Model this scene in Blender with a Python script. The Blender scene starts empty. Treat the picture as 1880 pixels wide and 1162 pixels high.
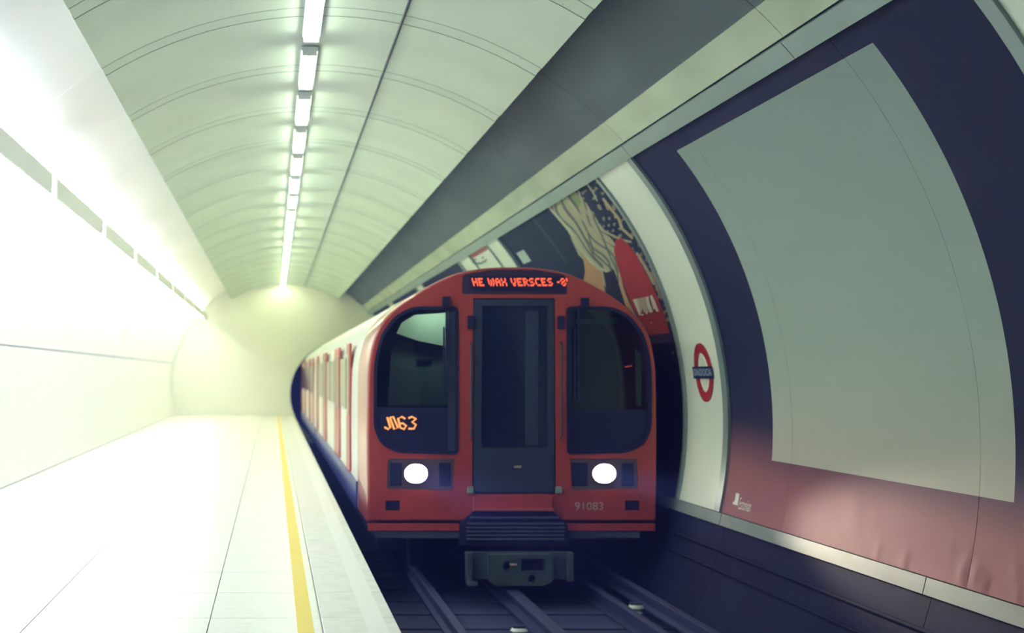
import bpy, bmesh, math, random
import numpy as np
from mathutils import Vector
from mathutils.geometry import tessellate_polygon
random.seed(4)
C = bpy.context.scene.collection
SC = bpy.context.scene
# ---------------------------------------------------------------- camera
F = 2800.0            # focal length in pixels of the 1880 wide frame
VX, VY = 501.0, 686.0 # where the tunnel's lines meet
cam = bpy.data.cameras.new('camera'); camo = bpy.data.objects.new('camera', cam); C.objects.link(camo)
camo.location = (0, 0, 0); camo.rotation_euler = (math.pi/2, 0, 0)
cam.sensor_fit = 'HORIZONTAL'; cam.sensor_width = 36; cam.lens = F*36/1880
cam.shift_x = (940-VX)/1880; cam.shift_y = (VY-581)/1880
cam.clip_start = .05; cam.clip_end = 300
cam.dof.use_dof = True; cam.dof.focus_distance = 8.2; cam.dof.aperture_fstop = 2.4
SC.camera = camo
SC.cycles.max_bounces = 7; SC.cycles.diffuse_bounces = 4; SC.cycles.glossy_bounces = 3; SC.cycles.volume_bounces = 0
SC.view_settings.view_transform = 'Standard'; SC.view_settings.look = 'None'
SC.view_settings.exposure = 0.45; SC.view_settings.gamma = 1.0
# ---------------------------------------------------------------- world (the tunnel is closed; only a faint blue dark)
w = bpy.data.worlds.new('world'); SC.world = w; w.use_nodes = True
w.node_tree.nodes['Background'].inputs[0].default_value = (.10, .15, .40, 1)
w.node_tree.nodes['Background'].inputs[1].default_value = .3
LAMP = 26.0           # radiance of the ceiling tubes
WASH = 36.0           # radiance of the added tubes that brighten the platform side
HEAD = 620.0          # headlight beam watts
LCOL = (.88, 1.0, .95)

# ---------------------------------------------------------------- materials
def S(r, g, b):
    f = lambda c: (c/255/12.92) if c/255 <= .04045 else ((c/255+.055)/1.055)**2.4
    return (f(r), f(g), f(b))
def mat(name, col, rough=.6, metal=0, noise=0, nscale=3.0, emit=None, es=0, spec=.5, bump=0, bscale=30, stretch=None, coat=0):
    m = bpy.data.materials.new(name); m.use_nodes = True
    nt = m.node_tree; b = nt.nodes['Principled BSDF']
    b.inputs['Base Color'].default_value = (*col, 1); b.inputs['Roughness'].default_value = rough
    b.inputs['Metallic'].default_value = metal; b.inputs['Specular IOR Level'].default_value = spec
    b.inputs['Coat Weight'].default_value = coat
    if noise or bump:
        tc = nt.nodes.new('ShaderNodeTexCoord'); mp = nt.nodes.new('ShaderNodeMapping')
        nt.links.new(tc.outputs['Object'], mp.inputs['Vector'])
        if stretch: mp.inputs['Scale'].default_value = stretch
    if noise:
        n = nt.nodes.new('ShaderNodeTexNoise'); n.inputs['Scale'].default_value = nscale; n.inputs['Detail'].default_value = 6
        nt.links.new(mp.outputs[0], n.inputs['Vector'])
        r = nt.nodes.new('ShaderNodeValToRGB'); r.color_ramp.elements[0].position = .3; r.color_ramp.elements[1].position = .7
        r.color_ramp.elements[0].color = (*[c*(1-noise) for c in col], 1); r.color_ramp.elements[1].color = (*[min(1, c*(1+noise*.4)) for c in col], 1)
        nt.links.new(n.outputs[0], r.inputs[0]); nt.links.new(r.outputs[0], b.inputs['Base Color'])
    if bump:
        n2 = nt.nodes.new('ShaderNodeTexNoise'); n2.inputs['Scale'].default_value = bscale; n2.inputs['Detail'].default_value = 5
        nt.links.new(mp.outputs[0], n2.inputs['Vector'])
        bp = nt.nodes.new('ShaderNodeBump'); bp.inputs['Strength'].default_value = bump; bp.inputs['Distance'].default_value = .01
        nt.links.new(n2.outputs[0], bp.inputs['Height']); nt.links.new(bp.outputs[0], b.inputs['Normal'])
    if emit:
        b.inputs['Emission Color'].default_value = (*emit, 1); b.inputs['Emission Strength'].default_value = es
    return m
M = {}
M['enamel'] = mat('white_enamel', (.80, .88, .80), .38, noise=.05, nscale=1.5)
M['enamel_left'] = mat('white_glazed', (.90, .92, .91), .35, noise=.03, nscale=2)
M['ceil'] = mat('painted_ceiling_panel', (.56, .66, .55), .55, noise=.10, nscale=1.1)
M['joint'] = mat('painted_joint_strip', (.535, .635, .53), .55, noise=.08, nscale=2)
M['lining'] = mat('painted_concrete_lining', (.50, .57, .44), .85, noise=.24, nscale=2.2, bump=.3, bscale=14, stretch=(1, .35, 1))
M['recess'] = mat('recess_painted_shade', (.115, .145, .16), .85, noise=.22, nscale=1.6, bump=.3, bscale=14, stretch=(1, .35, 1))  # lining colour darkened to paint in the shadow of the ceiling edge
M['seal'] = mat('joint_seal_rubber', (.10, .13, .10), .8)
M['cornice'] = mat('grey_green_metal', (.26, .36, .35), .42, metal=.25, noise=.10, nscale=3)
M['frame'] = mat('grey_frame_metal', (.24, .32, .34), .4, metal=.3)
M['base'] = mat('galvanised_strip', (.185, .225, .23), .6, metal=.1, noise=.25, nscale=2.5, stretch=(1, .6, 3))
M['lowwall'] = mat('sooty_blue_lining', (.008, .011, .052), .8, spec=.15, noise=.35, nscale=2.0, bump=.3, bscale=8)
M['gap'] = mat('dark_joint', (.012, .016, .07), .8)
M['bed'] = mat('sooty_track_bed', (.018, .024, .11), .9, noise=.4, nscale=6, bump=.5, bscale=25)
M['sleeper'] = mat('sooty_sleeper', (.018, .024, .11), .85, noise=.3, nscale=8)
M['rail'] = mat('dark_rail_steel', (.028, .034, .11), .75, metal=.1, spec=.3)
M['ceramic'] = mat('white_ceramic', (.75, .8, .78), .15)
M['floor'] = mat('pale_terrazzo', (.82, .82, .80), .35, noise=.08, nscale=20)
M['coping'] = mat('pale_coping', (.80, .79, .75), .6, noise=.1, nscale=8)
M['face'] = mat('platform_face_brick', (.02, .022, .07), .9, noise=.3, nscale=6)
M['yellow'] = mat('yellow_line_paint', (.80, .62, .12), .6)
M['white_paint'] = mat('white_line_paint', (.85, .85, .82), .6)
M['cable'] = mat('black_cable', (.006, .01, .014), .6)
M['red'] = mat('train_red', (.36, .046, .040), .38, noise=.07, nscale=3, coat=.15)
M['redroof'] = mat('train_red_roof', (.36, .07, .065), .30, noise=.1, nscale=3, coat=.4)
M['trainwhite'] = mat('train_white', (.72, .74, .74), .3)
M['trainblue'] = mat('train_blue', (.02, .04, .22), .35)
M['skirt'] = mat('blue_grey_skirt', (.040, .062, .110), .6, noise=.2, nscale=6)
M['navy'] = mat('navy_rubber', (.009, .012, .055), .6, spec=.25)
M['door'] = mat('blue_grey_door', (.024, .034, .085), .5, noise=.08, nscale=5)
M['doorframe'] = mat('dark_slate_door_frame', (.018, .030, .075), .5)
M['box'] = mat('dest_box', (.030, .016, .060), .5)
M['led_red'] = mat('red_led', (.1, .01, .01), .5, emit=(1.0, .115, .045), es=1.25)
M['led_orange'] = mat('orange_led', (.1, .03, .01), .5, emit=(1.0, .36, .11), es=1.15)
M['head'] = mat('headlight_lens', (.9, .9, .9), .3, emit=(1.0, .97, .93), es=34)
M['bezel'] = mat('headlight_bezel', (.10, .075, .11), .4, noise=.1)
M['cabin'] = mat('cab_interior', (.030, .040, .075), .7)
M['cabpale'] = mat('cab_pale_panel', (.62, .74, .60), .6)
M['cabgrey'] = mat('cab_grey_panel', (.13, .17, .19), .6, noise=.2, nscale=4)
M['numtext'] = mat('fleet_number', (.42, .34, .32), .6)
M['grille'] = mat('anticlimber_ribs', (.09, .10, .20), .35, metal=.2)
M['coupler'] = mat('coupler_grey_green', (.045, .068, .085), .6, noise=.3, nscale=9)
M['print_white'] = mat('print_white', (.82, .80, .74), .6)
M['print_pink'] = mat('print_pale_pink', (.62, .46, .42), .6)
M['roundel_red'] = mat('roundel_red', (.38, .025, .03), .35)
M['roundel_blue'] = mat('roundel_blue', (.012, .028, .13), .35)
M['roundel_text'] = mat('roundel_lettering', (.40, .52, .56), .5)
M['tube'] = mat('fluorescent_tube', (.9, .9, .9), .5, emit=LCOL, es=LAMP)
M['added_washtube'] = mat('added_trough_tube', (.9, .9, .9), .5, emit=(.90, .94, 1.22), es=WASH)
M['fitting'] = mat('lamp_housing', (.8, .82, .8), .5)
M['cablamp'] = mat('cab_lamp', (.9, .9, .9), .5, emit=(.8, 1, .8), es=17)
M['redind'] = mat('red_indicator', (.3, .02, .02), .5, emit=(1, .12, .08), es=.6)
def glass(name, tint, gl=.16):
    m = bpy.data.materials.new(name); m.use_nodes = True; nt = m.node_tree; nt.nodes.clear()
    o = nt.nodes.new('ShaderNodeOutputMaterial'); t = nt.nodes.new('ShaderNodeBsdfTransparent'); t.inputs[0].default_value = (*tint, 1)
    g = nt.nodes.new('ShaderNodeBsdfGlossy'); g.inputs['Roughness'].default_value = .03
    fr = nt.nodes.new('ShaderNodeFresnel'); fr.inputs['IOR'].default_value = 1.5
    x = nt.nodes.new('ShaderNodeMixShader'); nt.links.new(fr.outputs[0], x.inputs[0])
    nt.links.new(t.outputs[0], x.inputs[1]); nt.links.new(g.outputs[0], x.inputs[2]); nt.links.new(x.outputs[0], o.inputs[0])
    return m
M['glass'] = glass('tinted_glass', (.62, .72, .78))
M['glassdark'] = mat('dark_glass', (.012, .016, .050), .08)

def ramp(nt, src, stops):
    r = nt.nodes.new('ShaderNodeValToRGB'); els = r.color_ramp.elements
    while len(els) < len(stops): els.new(.5)
    for e, (p, c) in zip(els, stops): e.position = p; e.color = (*c, 1)
    nt.links.new(src, r.inputs[0]); return r

# ---------------------------------------------------------------- helpers
def link(name, me, material=None, parent=None, smooth=False):
    o = bpy.data.objects.new(name, me); C.objects.link(o)
    if material: me.materials.append(material)
    if smooth:
        for p in me.polygons: p.use_smooth = True
        me.set_sharp_from_angle(angle=math.radians(50))
    if parent: o.parent = parent
    return o
def mesh(vs, fs):
    me = bpy.data.meshes.new('m'); me.from_pydata([tuple(v) for v in vs], [], [tuple(f) for f in fs]); me.validate(); me.update()
    bm = bmesh.new(); bm.from_mesh(me); bmesh.ops.recalc_face_normals(bm, faces=bm.faces); bm.to_mesh(me); bm.free()
    return me
def tag(o, label=None, cat=None, group=None, kind=None):
    if label: o['label'] = label
    if cat: o['category'] = cat
    if group: o['group'] = group
    if kind: o['kind'] = kind
    return o
def empty(name, loc, label=None, cat=None, group=None):
    o = bpy.data.objects.new(name, None); C.objects.link(o); o.location = loc; o.empty_display_size = .2
    bpy.context.view_layer.update()
    return tag(o, label, cat, group)
def adopt(o, p):       # keep world coordinates of the mesh while parenting to an empty at p.location
    if p is None: return o
    q = p; off = Vector((0, 0, 0))
    while q is not None:
        off += q.location; q = q.parent
    o.parent = p; o.location = -off
    return o
def box_geo(x0, x1, y0, y1, z0, z1, bev=0):
    bm = bmesh.new(); bmesh.ops.create_cube(bm, size=1)
    for v in bm.verts:
        v.co = Vector(((x0+x1)/2+v.co.x*(x1-x0), (y0+y1)/2+v.co.y*(y1-y0), (z0+z1)/2+v.co.z*(z1-z0)))
    if bev: bmesh.ops.bevel(bm, geom=bm.edges[:], offset=bev, segments=2, affect='EDGES', profile=.5)
    me = bpy.data.meshes.new('m'); bm.to_mesh(me); bm.free(); return me
def box(name, x0, x1, y0, y1, z0, z1, m, parent=None, bev=0):
    return adopt(link(name, box_geo(x0, x1, y0, y1, z0, z1, bev), m), parent)
def boxes(name, L, m, parent=None, bev=0):
    bm = bmesh.new()
    for b in L:
        me = box_geo(*b, bev); bm.from_mesh(me); bpy.data.meshes.remove(me)
    me = bpy.data.meshes.new('m'); bm.to_mesh(me); bm.free()
    return adopt(link(name, me, m), parent)
# tunnel cross-section
CX, CZ, R = .357, -.42, 3.4
def W(y, th, r=R): return (CX+r*math.cos(th), y, CZ+r*math.sin(th))
def patch(name, y0, y1, t0, t1, r, th, m, parent=None, nt=None, smooth=False):
    """closed curved slab on the lining: inner face at radius r, thickness th outwards; UV = (y, arc)"""
    nt = nt or max(2, int(abs(t1-t0)/.045))
    vs, fs = [], []
    for i in range(nt+1):
        a = t0+(t1-t0)*i/nt
        vs += [W(y0, a, r), W(y1, a, r), W(y1, a, r+th), W(y0, a, r+th)]
    for i in range(nt):
        k = 4*i
        for j in range(4): fs.append((k+j, k+(j+1) % 4, k+4+(j+1) % 4, k+4+j))
    fs += [(0, 1, 2, 3), (4*nt+3, 4*nt+2, 4*nt+1, 4*nt)]
    me = mesh(vs, fs)
    uv = me.uv_layers.new(name='UVMap')
    for l in me.loops:
        c = me.vertices[l.vertex_index].co
        uv.data[l.index].uv = (c.y, math.atan2(c.z-CZ, c.x-CX))
    o = link(name, me, m)
    for p in me.polygons: p.use_smooth = True
    me.set_sharp_from_angle(angle=math.radians(35))
    return adopt(o, parent)
def tube(name, pts, r, m, parent=None, n=8):
    vs, fs = [], []
    for i, p in enumerate(pts):
        p = Vector(p); a = Vector(pts[max(0, i-1)]); b = Vector(pts[min(len(pts)-1, i+1)])
        d = (b-a).normalized(); u = d.orthogonal().normalized()
        if abs(d.z) < .9: u = d.cross(Vector((0, 0, 1))).normalized()
        v = d.cross(u)
        for k in range(n):
            t = 2*math.pi*k/n; vs.append(p+u*r*math.cos(t)+v*r*math.sin(t))
    for i in range(len(pts)-1):
        for k in range(n): fs.append((i*n+k, i*n+(k+1) % n, (i+1)*n+(k+1) % n, (i+1)*n+k))
    fs += [tuple(range(n))[::-1], tuple((len(pts)-1)*n+k for k in range(n))]
    return adopt(link(name, mesh(vs, fs), m, smooth=True), parent)
def plate_geo(outer, holes, y0, y1):
    """flat plate in a plane of constant y with real openings; outlines are (x, z)"""
    loops = [[Vector((x, z, 0)) for x, z in L] for L in [outer]+holes]
    tris = tessellate_polygon(loops)
    flat = [p for L in loops for p in L]; n = len(flat)
    vs = [(p.x, y0, p.y) for p in flat]+[(p.x, y1, p.y) for p in flat]
    fs = [tuple(t) for t in tris]+[tuple(i+n for i in t[::-1]) for t in tris]
    k = 0
    for L in loops:
        m_ = len(L)
        for i in range(m_): fs.append((k+i, k+(i+1) % m_, n+k+(i+1) % m_, n+k+i))
        k += m_
    return mesh(vs, fs)
def plate(name, outer, holes, y0, y1, m, parent=None): return adopt(link(name, plate_geo(outer, holes, y0, y1), m), parent)
def text_geo(s, size=1.0):
    cu = bpy.data.curves.new('t', 'FONT'); cu.body = s; cu.size = size; cu.align_x = 'CENTER'; cu.align_y = 'CENTER'; cu.resolution_u = 3
    o = bpy.data.objects.new('t', cu); C.objects.link(o); bpy.context.view_layer.update()
    dg = bpy.context.evaluated_depsgraph_get(); me = bpy.data.meshes.new_from_object(o.evaluated_get(dg))
    v = [tuple(p.co) for p in me.vertices]; f = [tuple(p.vertices) for p in me.polygons]
    bpy.data.objects.remove(o); bpy.data.meshes.remove(me)
    return v, f

# ================================================================ STRUCTURE
YB, YE = -12.0, 46.0
T_EDGE = 1.025; R_IN = 3.1; T_L = math.pi-1.025
seams = [YB]+[y for y in (-6.45, -2.7, 1.05, 4.8, 8.53, 12.42, 16.0, 19.9, 23.7, 27.5, 31.3, 35.1, 38.9, 42.7)]+[YE]
# ---- right wall: backing shell with the pieces fixed to it
wall_r = patch('wall_right', YB, YE, -.56, .70, 3.47, .10, M['gap']); tag(wall_r, 'curved right tunnel wall behind the track carrying posters, white panels and grey strips', kind='structure')
lining = patch('ceiling', YB, YE, .70, math.pi-.70, 3.43, .12, M['gap']); tag(lining, 'arched tunnel vault with pale lining, recess with shade painted in and suspended ceiling panels', kind='structure')
wall_l = patch('wall_left', YB, YE, math.pi-.70, math.pi+.40, 3.47, .10, M['gap']); tag(wall_l, 'curved white panelled wall on the platform side', kind='structure')
for a, b in zip(seams[:-1], seams[1:]):
    patch('lining_panel', a+.004, b-.004, .745, .8115, 3.40, .035, M['lining'], lining)
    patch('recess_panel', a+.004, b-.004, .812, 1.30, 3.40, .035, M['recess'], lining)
    patch('lining_panel', a+.004, b-.004, math.pi-1.30, math.pi-.745, 3.40, .035, M['enamel_left'], lining)
    patch('cornice_strip', a+.005, b-.005, .705, .741, 3.365, .07, M['cornice'], wall_r)
    patch('cornice_strip', a+.005, b-.005, math.pi-.741, math.pi-.705, 3.365, .07, M['cornice'], wall_l)
    patch('skirting_strip', a+.006, b-.006, -.243, -.2145, 3.375, .07, M['base'], wall_r)
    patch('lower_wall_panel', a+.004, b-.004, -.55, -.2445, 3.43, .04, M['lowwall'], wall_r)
# white panels on the right wall
def rpanel(y0, y1): return patch('wall_panel', y0, y1, -.213, .704, 3.395, .035, M['enamel'], wall_r)
for y0, y1 in ((12.66, 13.79), (5.2, 6.50), (19.97, 20.98), (22.90, 24.10), (-1.9, -.75), (30.2, 31.4), (37.7, 38.9), (45.0, 45.95)): rpanel(y0, y1)
# left wall: glazed panels 1.2 m wide in two tiers
y = YB+.01
while y < YE-.2:
    y1 = min(y+1.2, YE)-.008
    patch('wall_panel', y, y1, math.pi-.703, math.pi-.22, 3.40, .035, M['enamel_left'], wall_l)
    patch('wall_panel', y, y1, math.pi-.216, math.pi+.243, 3.40, .035, M['enamel_left'], wall_l)
    y += 1.2
# suspended ceiling: panels with joint strips, thin edge
joints = [9.47, 11.29, 13.36, 15.45]
while joints[0] > YB+2.5: joints.insert(0, joints[0]-2.09)
while joints[-1] < YE-2.5: joints.append(joints[-1]+2.09)
jl = [YB]+joints+[YE]
for a, b in zip(jl[:-1], jl[1:]):
    patch('ceiling_panel', a+.141, b-.141, T_EDGE, 1.372, R_IN, .03, M['ceil'], lining)
    patch('ceiling_panel', a+.141, b-.141, 1.378, T_L, R_IN, .03, M['ceil'], lining, nt=24)
for a in joints:
    patch('joint_strip', a-.130, a+.130, T_EDGE+.001, 1.372, R_IN+.001, .02, M['joint'], lining)
    patch('joint_strip', a-.130, a+.130, 1.378, T_L-.001, R_IN+.001, .02, M['joint'], lining, nt=24)
for a in joints:
    for d in (-.1355, .1355):
        patch('joint_seal', a+d-.005, a+d+.005, T_EDGE+.001, 1.372, R_IN-.001, .02, M['seal'], lining)
        patch('joint_seal', a+d-.005, a+d+.005, 1.378, T_L-.001, R_IN-.001, .02, M['seal'], lining, nt=24)
# screws on the strips near the seam by the cable
L = []
for a in joints:
    for dy in (-.1, .1):
        for t in (1.34, 1.41, 1.2, 1.08):
            x, yy, z = W(a+dy*.9, t, R_IN); L.append((x-.004, x+.004, yy-.004, yy+.004, z-.001, z+.006))
tag(boxes('ceiling_screws', L, M['cornice'], lining), kind='stuff')
# dark cable in the longitudinal ceiling gap
cb = tube('ceiling_cable', [W(YB+.1+i*(YE-YB-.2)/30, 1.375, R_IN-.006) for i in range(31)], .011, M['cable'])
tag(cb, 'thin black cable running along the pale ceiling panels', 'cable')
# floor, track bed, platform
PE = .62
floor = box('floor', -3.4, PE-.36, YB, YE, -1.60, -1.27, M['floor']); tag(floor, 'pale platform floor left of the track', kind='structure')
y = YB
while y < YE-.01:
    y1 = min(y+.9, YE)
    for k, (xa, xb) in enumerate(((-3.0, -2.12), (-2.12, -1.22), (-1.22, -.32), (-.32, PE-.38))):
        box('floor_slab', xa+.003, xb-.003, y+.003, y1-.003, -1.268, -1.25, M['floor'], floor)
    y += .9
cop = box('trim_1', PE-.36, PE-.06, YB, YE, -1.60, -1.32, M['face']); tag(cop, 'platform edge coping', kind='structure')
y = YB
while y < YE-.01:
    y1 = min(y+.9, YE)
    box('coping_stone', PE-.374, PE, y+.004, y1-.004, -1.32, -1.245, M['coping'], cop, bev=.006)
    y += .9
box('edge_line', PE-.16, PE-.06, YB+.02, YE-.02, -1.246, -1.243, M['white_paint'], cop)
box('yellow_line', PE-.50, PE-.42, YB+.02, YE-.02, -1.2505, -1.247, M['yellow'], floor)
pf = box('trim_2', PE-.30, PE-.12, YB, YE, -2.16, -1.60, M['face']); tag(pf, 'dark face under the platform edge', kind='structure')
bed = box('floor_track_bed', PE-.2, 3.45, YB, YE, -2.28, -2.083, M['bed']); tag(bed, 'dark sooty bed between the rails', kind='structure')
# end walls
circ = [(CX+3.5*math.cos(a), CZ+3.5*math.sin(a)) for a in [2*math.pi*i/96 for i in range(96)]]
portal = [(2.12+1.6*math.cos(a), -.62+1.6*math.sin(a)) for a in [2*math.pi*i/40 for i in range(40)]]
tag(plate('wall_end', circ, [portal], YE, YE+.15, M['enamel_left']), 'white headwall with the round track portal', kind='structure')
tag(plate('wall_back', circ, [], YB-.15, YB, M['enamel_left']), 'white headwall behind the viewer', kind='structure')
pr = bmesh.new()
vs, fs = [], []
for i in range(40):
    a = 2*math.pi*i/40
    vs += [(2.12+1.6*math.cos(a), YE+.15, -.62+1.6*math.sin(a)), (2.12+1.6*math.cos(a), YE+8, -.62+1.6*math.sin(a))]
for i in range(40):
    j = (i+1) % 40; fs.append((2*i, 2*j, 2*j+1, 2*i+1))
fs.append(tuple(2*i+1 for i in range(40)))
tag(link('trim_3', mesh(vs, fs), M['gap']), 'dark running tunnel beyond the headwall', kind='structure')

# ================================================================ TRACK
TX = 2.17; RZ = -1.93
def rail(name, x, w, h, z1, label, cat):
    hw = w/2
    prof = [(-hw*1.7, z1-h), (hw*1.7, z1-h), (hw*1.7, z1-h+.015), (hw*.3, z1-h+.03), (hw*.3, z1-.035), (hw, z1-.028), (hw, z1-.004), (hw*.8, z1), (-hw*.8, z1), (-hw, z1-.004), (-hw, z1-.028), (-hw*.3, z1-.035), (-hw*.3, z1-h+.03), (-hw*1.7, z1-h+.015)]
    n = len(prof); vs = [(x+a, YB+.05, b) for a, b in prof]+[(x+a, YE+7, b) for a, b in prof]
    fs = [(i, (i+1) % n, n+(i+1) % n, n+i) for i in range(n)]+[tuple(range(n))[::-1], tuple(range(n, 2*n))]
    return tag(link(name, mesh(vs, fs), M['rail']), label, cat)
rail('running_rail', TX-.75, .07, .14, RZ, 'dark steel running rail nearest the platform edge', 'rail')
rail('running_rail', TX+.75, .07, .14, RZ, 'dark steel running rail nearest the poster wall', 'rail')
rail('conductor_rail', TX-.05, .11, .12, RZ+.02, 'wide dark conductor rail in the middle of the track', 'rail')
rail('conductor_rail', TX+1.03, .07, .12, RZ+.06, 'outer dark conductor rail beside the tunnel wall', 'rail')
sl = None
for i in range(14):
    y = 8.0+i*.75
    if sl is None:
        sl = box('sleeper', TX-1.15, TX+1.12, -.11, .11, -2.083, -2.071, M['sleeper'], bev=.003); s = sl
    else:
        s = sl.copy(); C.objects.link(s)
    s.location = (0, y, 0)
    tag(s, 'dark sooty sleeper across the shadowed track bed', 'sleeper', 'sleepers under the rails')
def insulator(x, y, z0, h, label):
    e = empty('rail_insulator', (x, y, z0), label, 'insulator')
    prof = [(.0, 0), (.075, 0), (.075, .012), (.05, .02), (.062, h*.5), (.045, h*.6), (.07, h*.8), (.055, h), (0, h)]
    vs, fs = [], []
    n = 20
    for r_, z in prof:
        for k in range(n): a = 2*math.pi*k/n; vs.append((r_*math.cos(a), r_*math.sin(a), z))
    for i in range(len(prof)-1):
        for k in range(n): fs.append((i*n+k, i*n+(k+1) % n, (i+1)*n+(k+1) % n, (i+1)*n+k))
    o = link('pot', mesh(vs, fs), M['ceramic'], e, smooth=True)
    link('clamp', box_geo(-.05, .05, -.03, .03, h, h+.02, .004), M['rail'], e)
    return e
# placed where their glints show: beside the rails in front of the train
insulator(3.07, 12.9, -2.083, .13, 'white ceramic insulator pot glinting by the outer conductor rail')
insulator(1.92, 11.9, -2.083, .10, 'white ceramic insulator pot glinting at the bottom edge beside the middle rail')

# ================================================================ LIGHTS OVERHEAD
ORD = 'first second third fourth fifth sixth seventh eighth ninth tenth eleventh twelfth thirteenth fourteenth fifteenth sixteenth seventeenth eighteenth nineteenth twentieth twenty-first'.split()
proto = empty('ceiling_light', (.30, 0, 2.655), None, None)
def lamp_parts(e):
    o = link('housing', box_geo(-.07, .07, -.76, .76, -.005, .03, .006), M['fitting'], e)
    for sx in (-.032, .032):
        pts = [(sx, -.72+1.44*i/2, -.022) for i in range(3)]
        t = tube('lamp_tube', pts, .016, M['tube']); t.parent = e
    link('end_cap', box_geo(-.06, .06, -.765, -.73, -.045, 0, .004), M['fitting'], e)
    link('end_cap', box_geo(-.06, .06, .73, .765, -.045, 0, .004), M['fitting'], e)
lamp_parts(proto)
ys = [5.2+2.0*i for i in range(21)]
for i, y in enumerate(ys):
    if i == 0: e = proto
    else:
        e = proto.copy(); C.objects.link(e)
        for ch in list(proto.children):
            c = ch.copy(); C.objects.link(c); c.parent = e
    e.location = (.30, y, 2.64)
    tag(e, ORD[20-i]+' twin tube light fitting from the headwall along the ceiling crown', 'ceiling light', 'twin tube fittings along the crown')
# trough lights added to whiten the platform side; opaque cover shields the track
proto2 = empty('added_wall_light', (0, 0, 0))
TLX, TLZ = -2.05, 1.62
link('added_trough_cover', mesh([(a, y, b) for y in (-1.85, 1.85) for a, b in ((.10, -.05), (.10, .11), (.06, .115), (.06, .13), (.12, .13), (.12, -.05))],
     [(0, 1, 7, 6), (1, 2, 8, 7), (2, 3, 9, 8), (3, 4, 10, 9), (4, 5, 11, 10), (5, 0, 6, 11), (0, 1, 2, 3, 4, 5)[::-1], (6, 7, 8, 9, 10, 11)]), M['fitting'], proto2)
for sx in (-.03, .035):
    t = tube('lamp_tube', [(sx, -1.8, .045), (sx, 0, .045), (sx, 1.8, .045)], .02, M['added_washtube']); t.parent = proto2  # tubes of the added trough light
link('added_trough_bracket', box_geo(-.02, .02, -1.0, -.96, .10, .42, 0), M['fitting'], proto2)
link('added_trough_bracket', box_geo(-.02, .02, .96, 1.0, .10, .42, 0), M['fitting'], proto2)
for i in range(10):
    if i == 0: e = proto2
    else:
        e = proto2.copy(); C.objects.link(e)
        for ch in list(proto2.children):
            c = ch.copy(); C.objects.link(c); c.parent = e
    e.location = (TLX, 7.5+i*4.0, TLZ)
    tag(e, ORD[9-i]+' added trough light from the headwall, brightening the white platform wall', 'wall light', 'added trough lights along the platform wall')

# ================================================================ POSTERS
NAVY = (.006, .009, .050)
pm = bpy.data.materials.new('poster_print_with_glow'); pm.use_nodes = True
nt = pm.node_tree; b = nt.nodes['Principled BSDF']; b.inputs['Roughness'].default_value = .7; b.inputs['Specular IOR Level'].default_value = .18
uvn = nt.nodes.new('ShaderNodeUVMap'); sep = nt.nodes.new('ShaderNodeSeparateXYZ'); nt.links.new(uvn.outputs[0], sep.inputs[0])
def math_(op, a, b_=None):
    n = nt.nodes.new('ShaderNodeMath'); n.operation = op
    for i, v in enumerate((a, b_)):
        if v is None: continue
        if isinstance(v, (int, float)): n.inputs[i].default_value = v
        else: nt.links.new(v, n.inputs[i])
    return n.outputs[0]
U, V = sep.outputs[0], sep.outputs[1]
# printed grey rectangle
inside = math_('MULTIPLY', math_('MULTIPLY', math_('GREATER_THAN', U, 7.71), math_('LESS_THAN', U, 11.45)), math_('MULTIPLY', math_('GREATER_THAN', V, -.068), math_('LESS_THAN', V, .664)))
grey = ramp(nt, math_('DIVIDE', math_('ADD', V, .068), .732), [(0, (.45, .43, .39)), (.16, (.38, .41, .38)), (.36, (.30, .38, .355)), (1, (.225, .30, .285))])  # headlight glow put into the grey: paler and warmer towards the bottom
# navy ground; the dusky rose along the foot is headlight glow painted in
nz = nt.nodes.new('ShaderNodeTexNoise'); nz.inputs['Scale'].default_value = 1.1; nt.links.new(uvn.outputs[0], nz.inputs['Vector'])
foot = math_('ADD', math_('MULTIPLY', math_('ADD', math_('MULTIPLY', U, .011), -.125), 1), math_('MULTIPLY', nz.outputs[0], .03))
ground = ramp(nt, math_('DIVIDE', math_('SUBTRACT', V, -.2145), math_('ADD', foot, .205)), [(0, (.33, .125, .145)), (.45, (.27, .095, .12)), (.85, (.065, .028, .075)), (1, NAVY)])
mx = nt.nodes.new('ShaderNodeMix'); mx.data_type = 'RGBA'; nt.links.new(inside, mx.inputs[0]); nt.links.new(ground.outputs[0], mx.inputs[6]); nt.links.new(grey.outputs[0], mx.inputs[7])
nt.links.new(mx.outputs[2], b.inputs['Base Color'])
n2 = nt.nodes.new('ShaderNodeTexNoise'); n2.inputs['Scale'].default_value = 2.5; nt.links.new(uvn.outputs[0], n2.inputs['Vector'])
bp = nt.nodes.new('ShaderNodeBump'); bp.inputs['Strength'].default_value = .15; bp.inputs['Distance'].default_value = .02; nt.links.new(n2.outputs[0], bp.inputs['Height']); nt.links.new(bp.outputs[0], b.inputs['Normal'])
M['poster'] = pm

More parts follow.
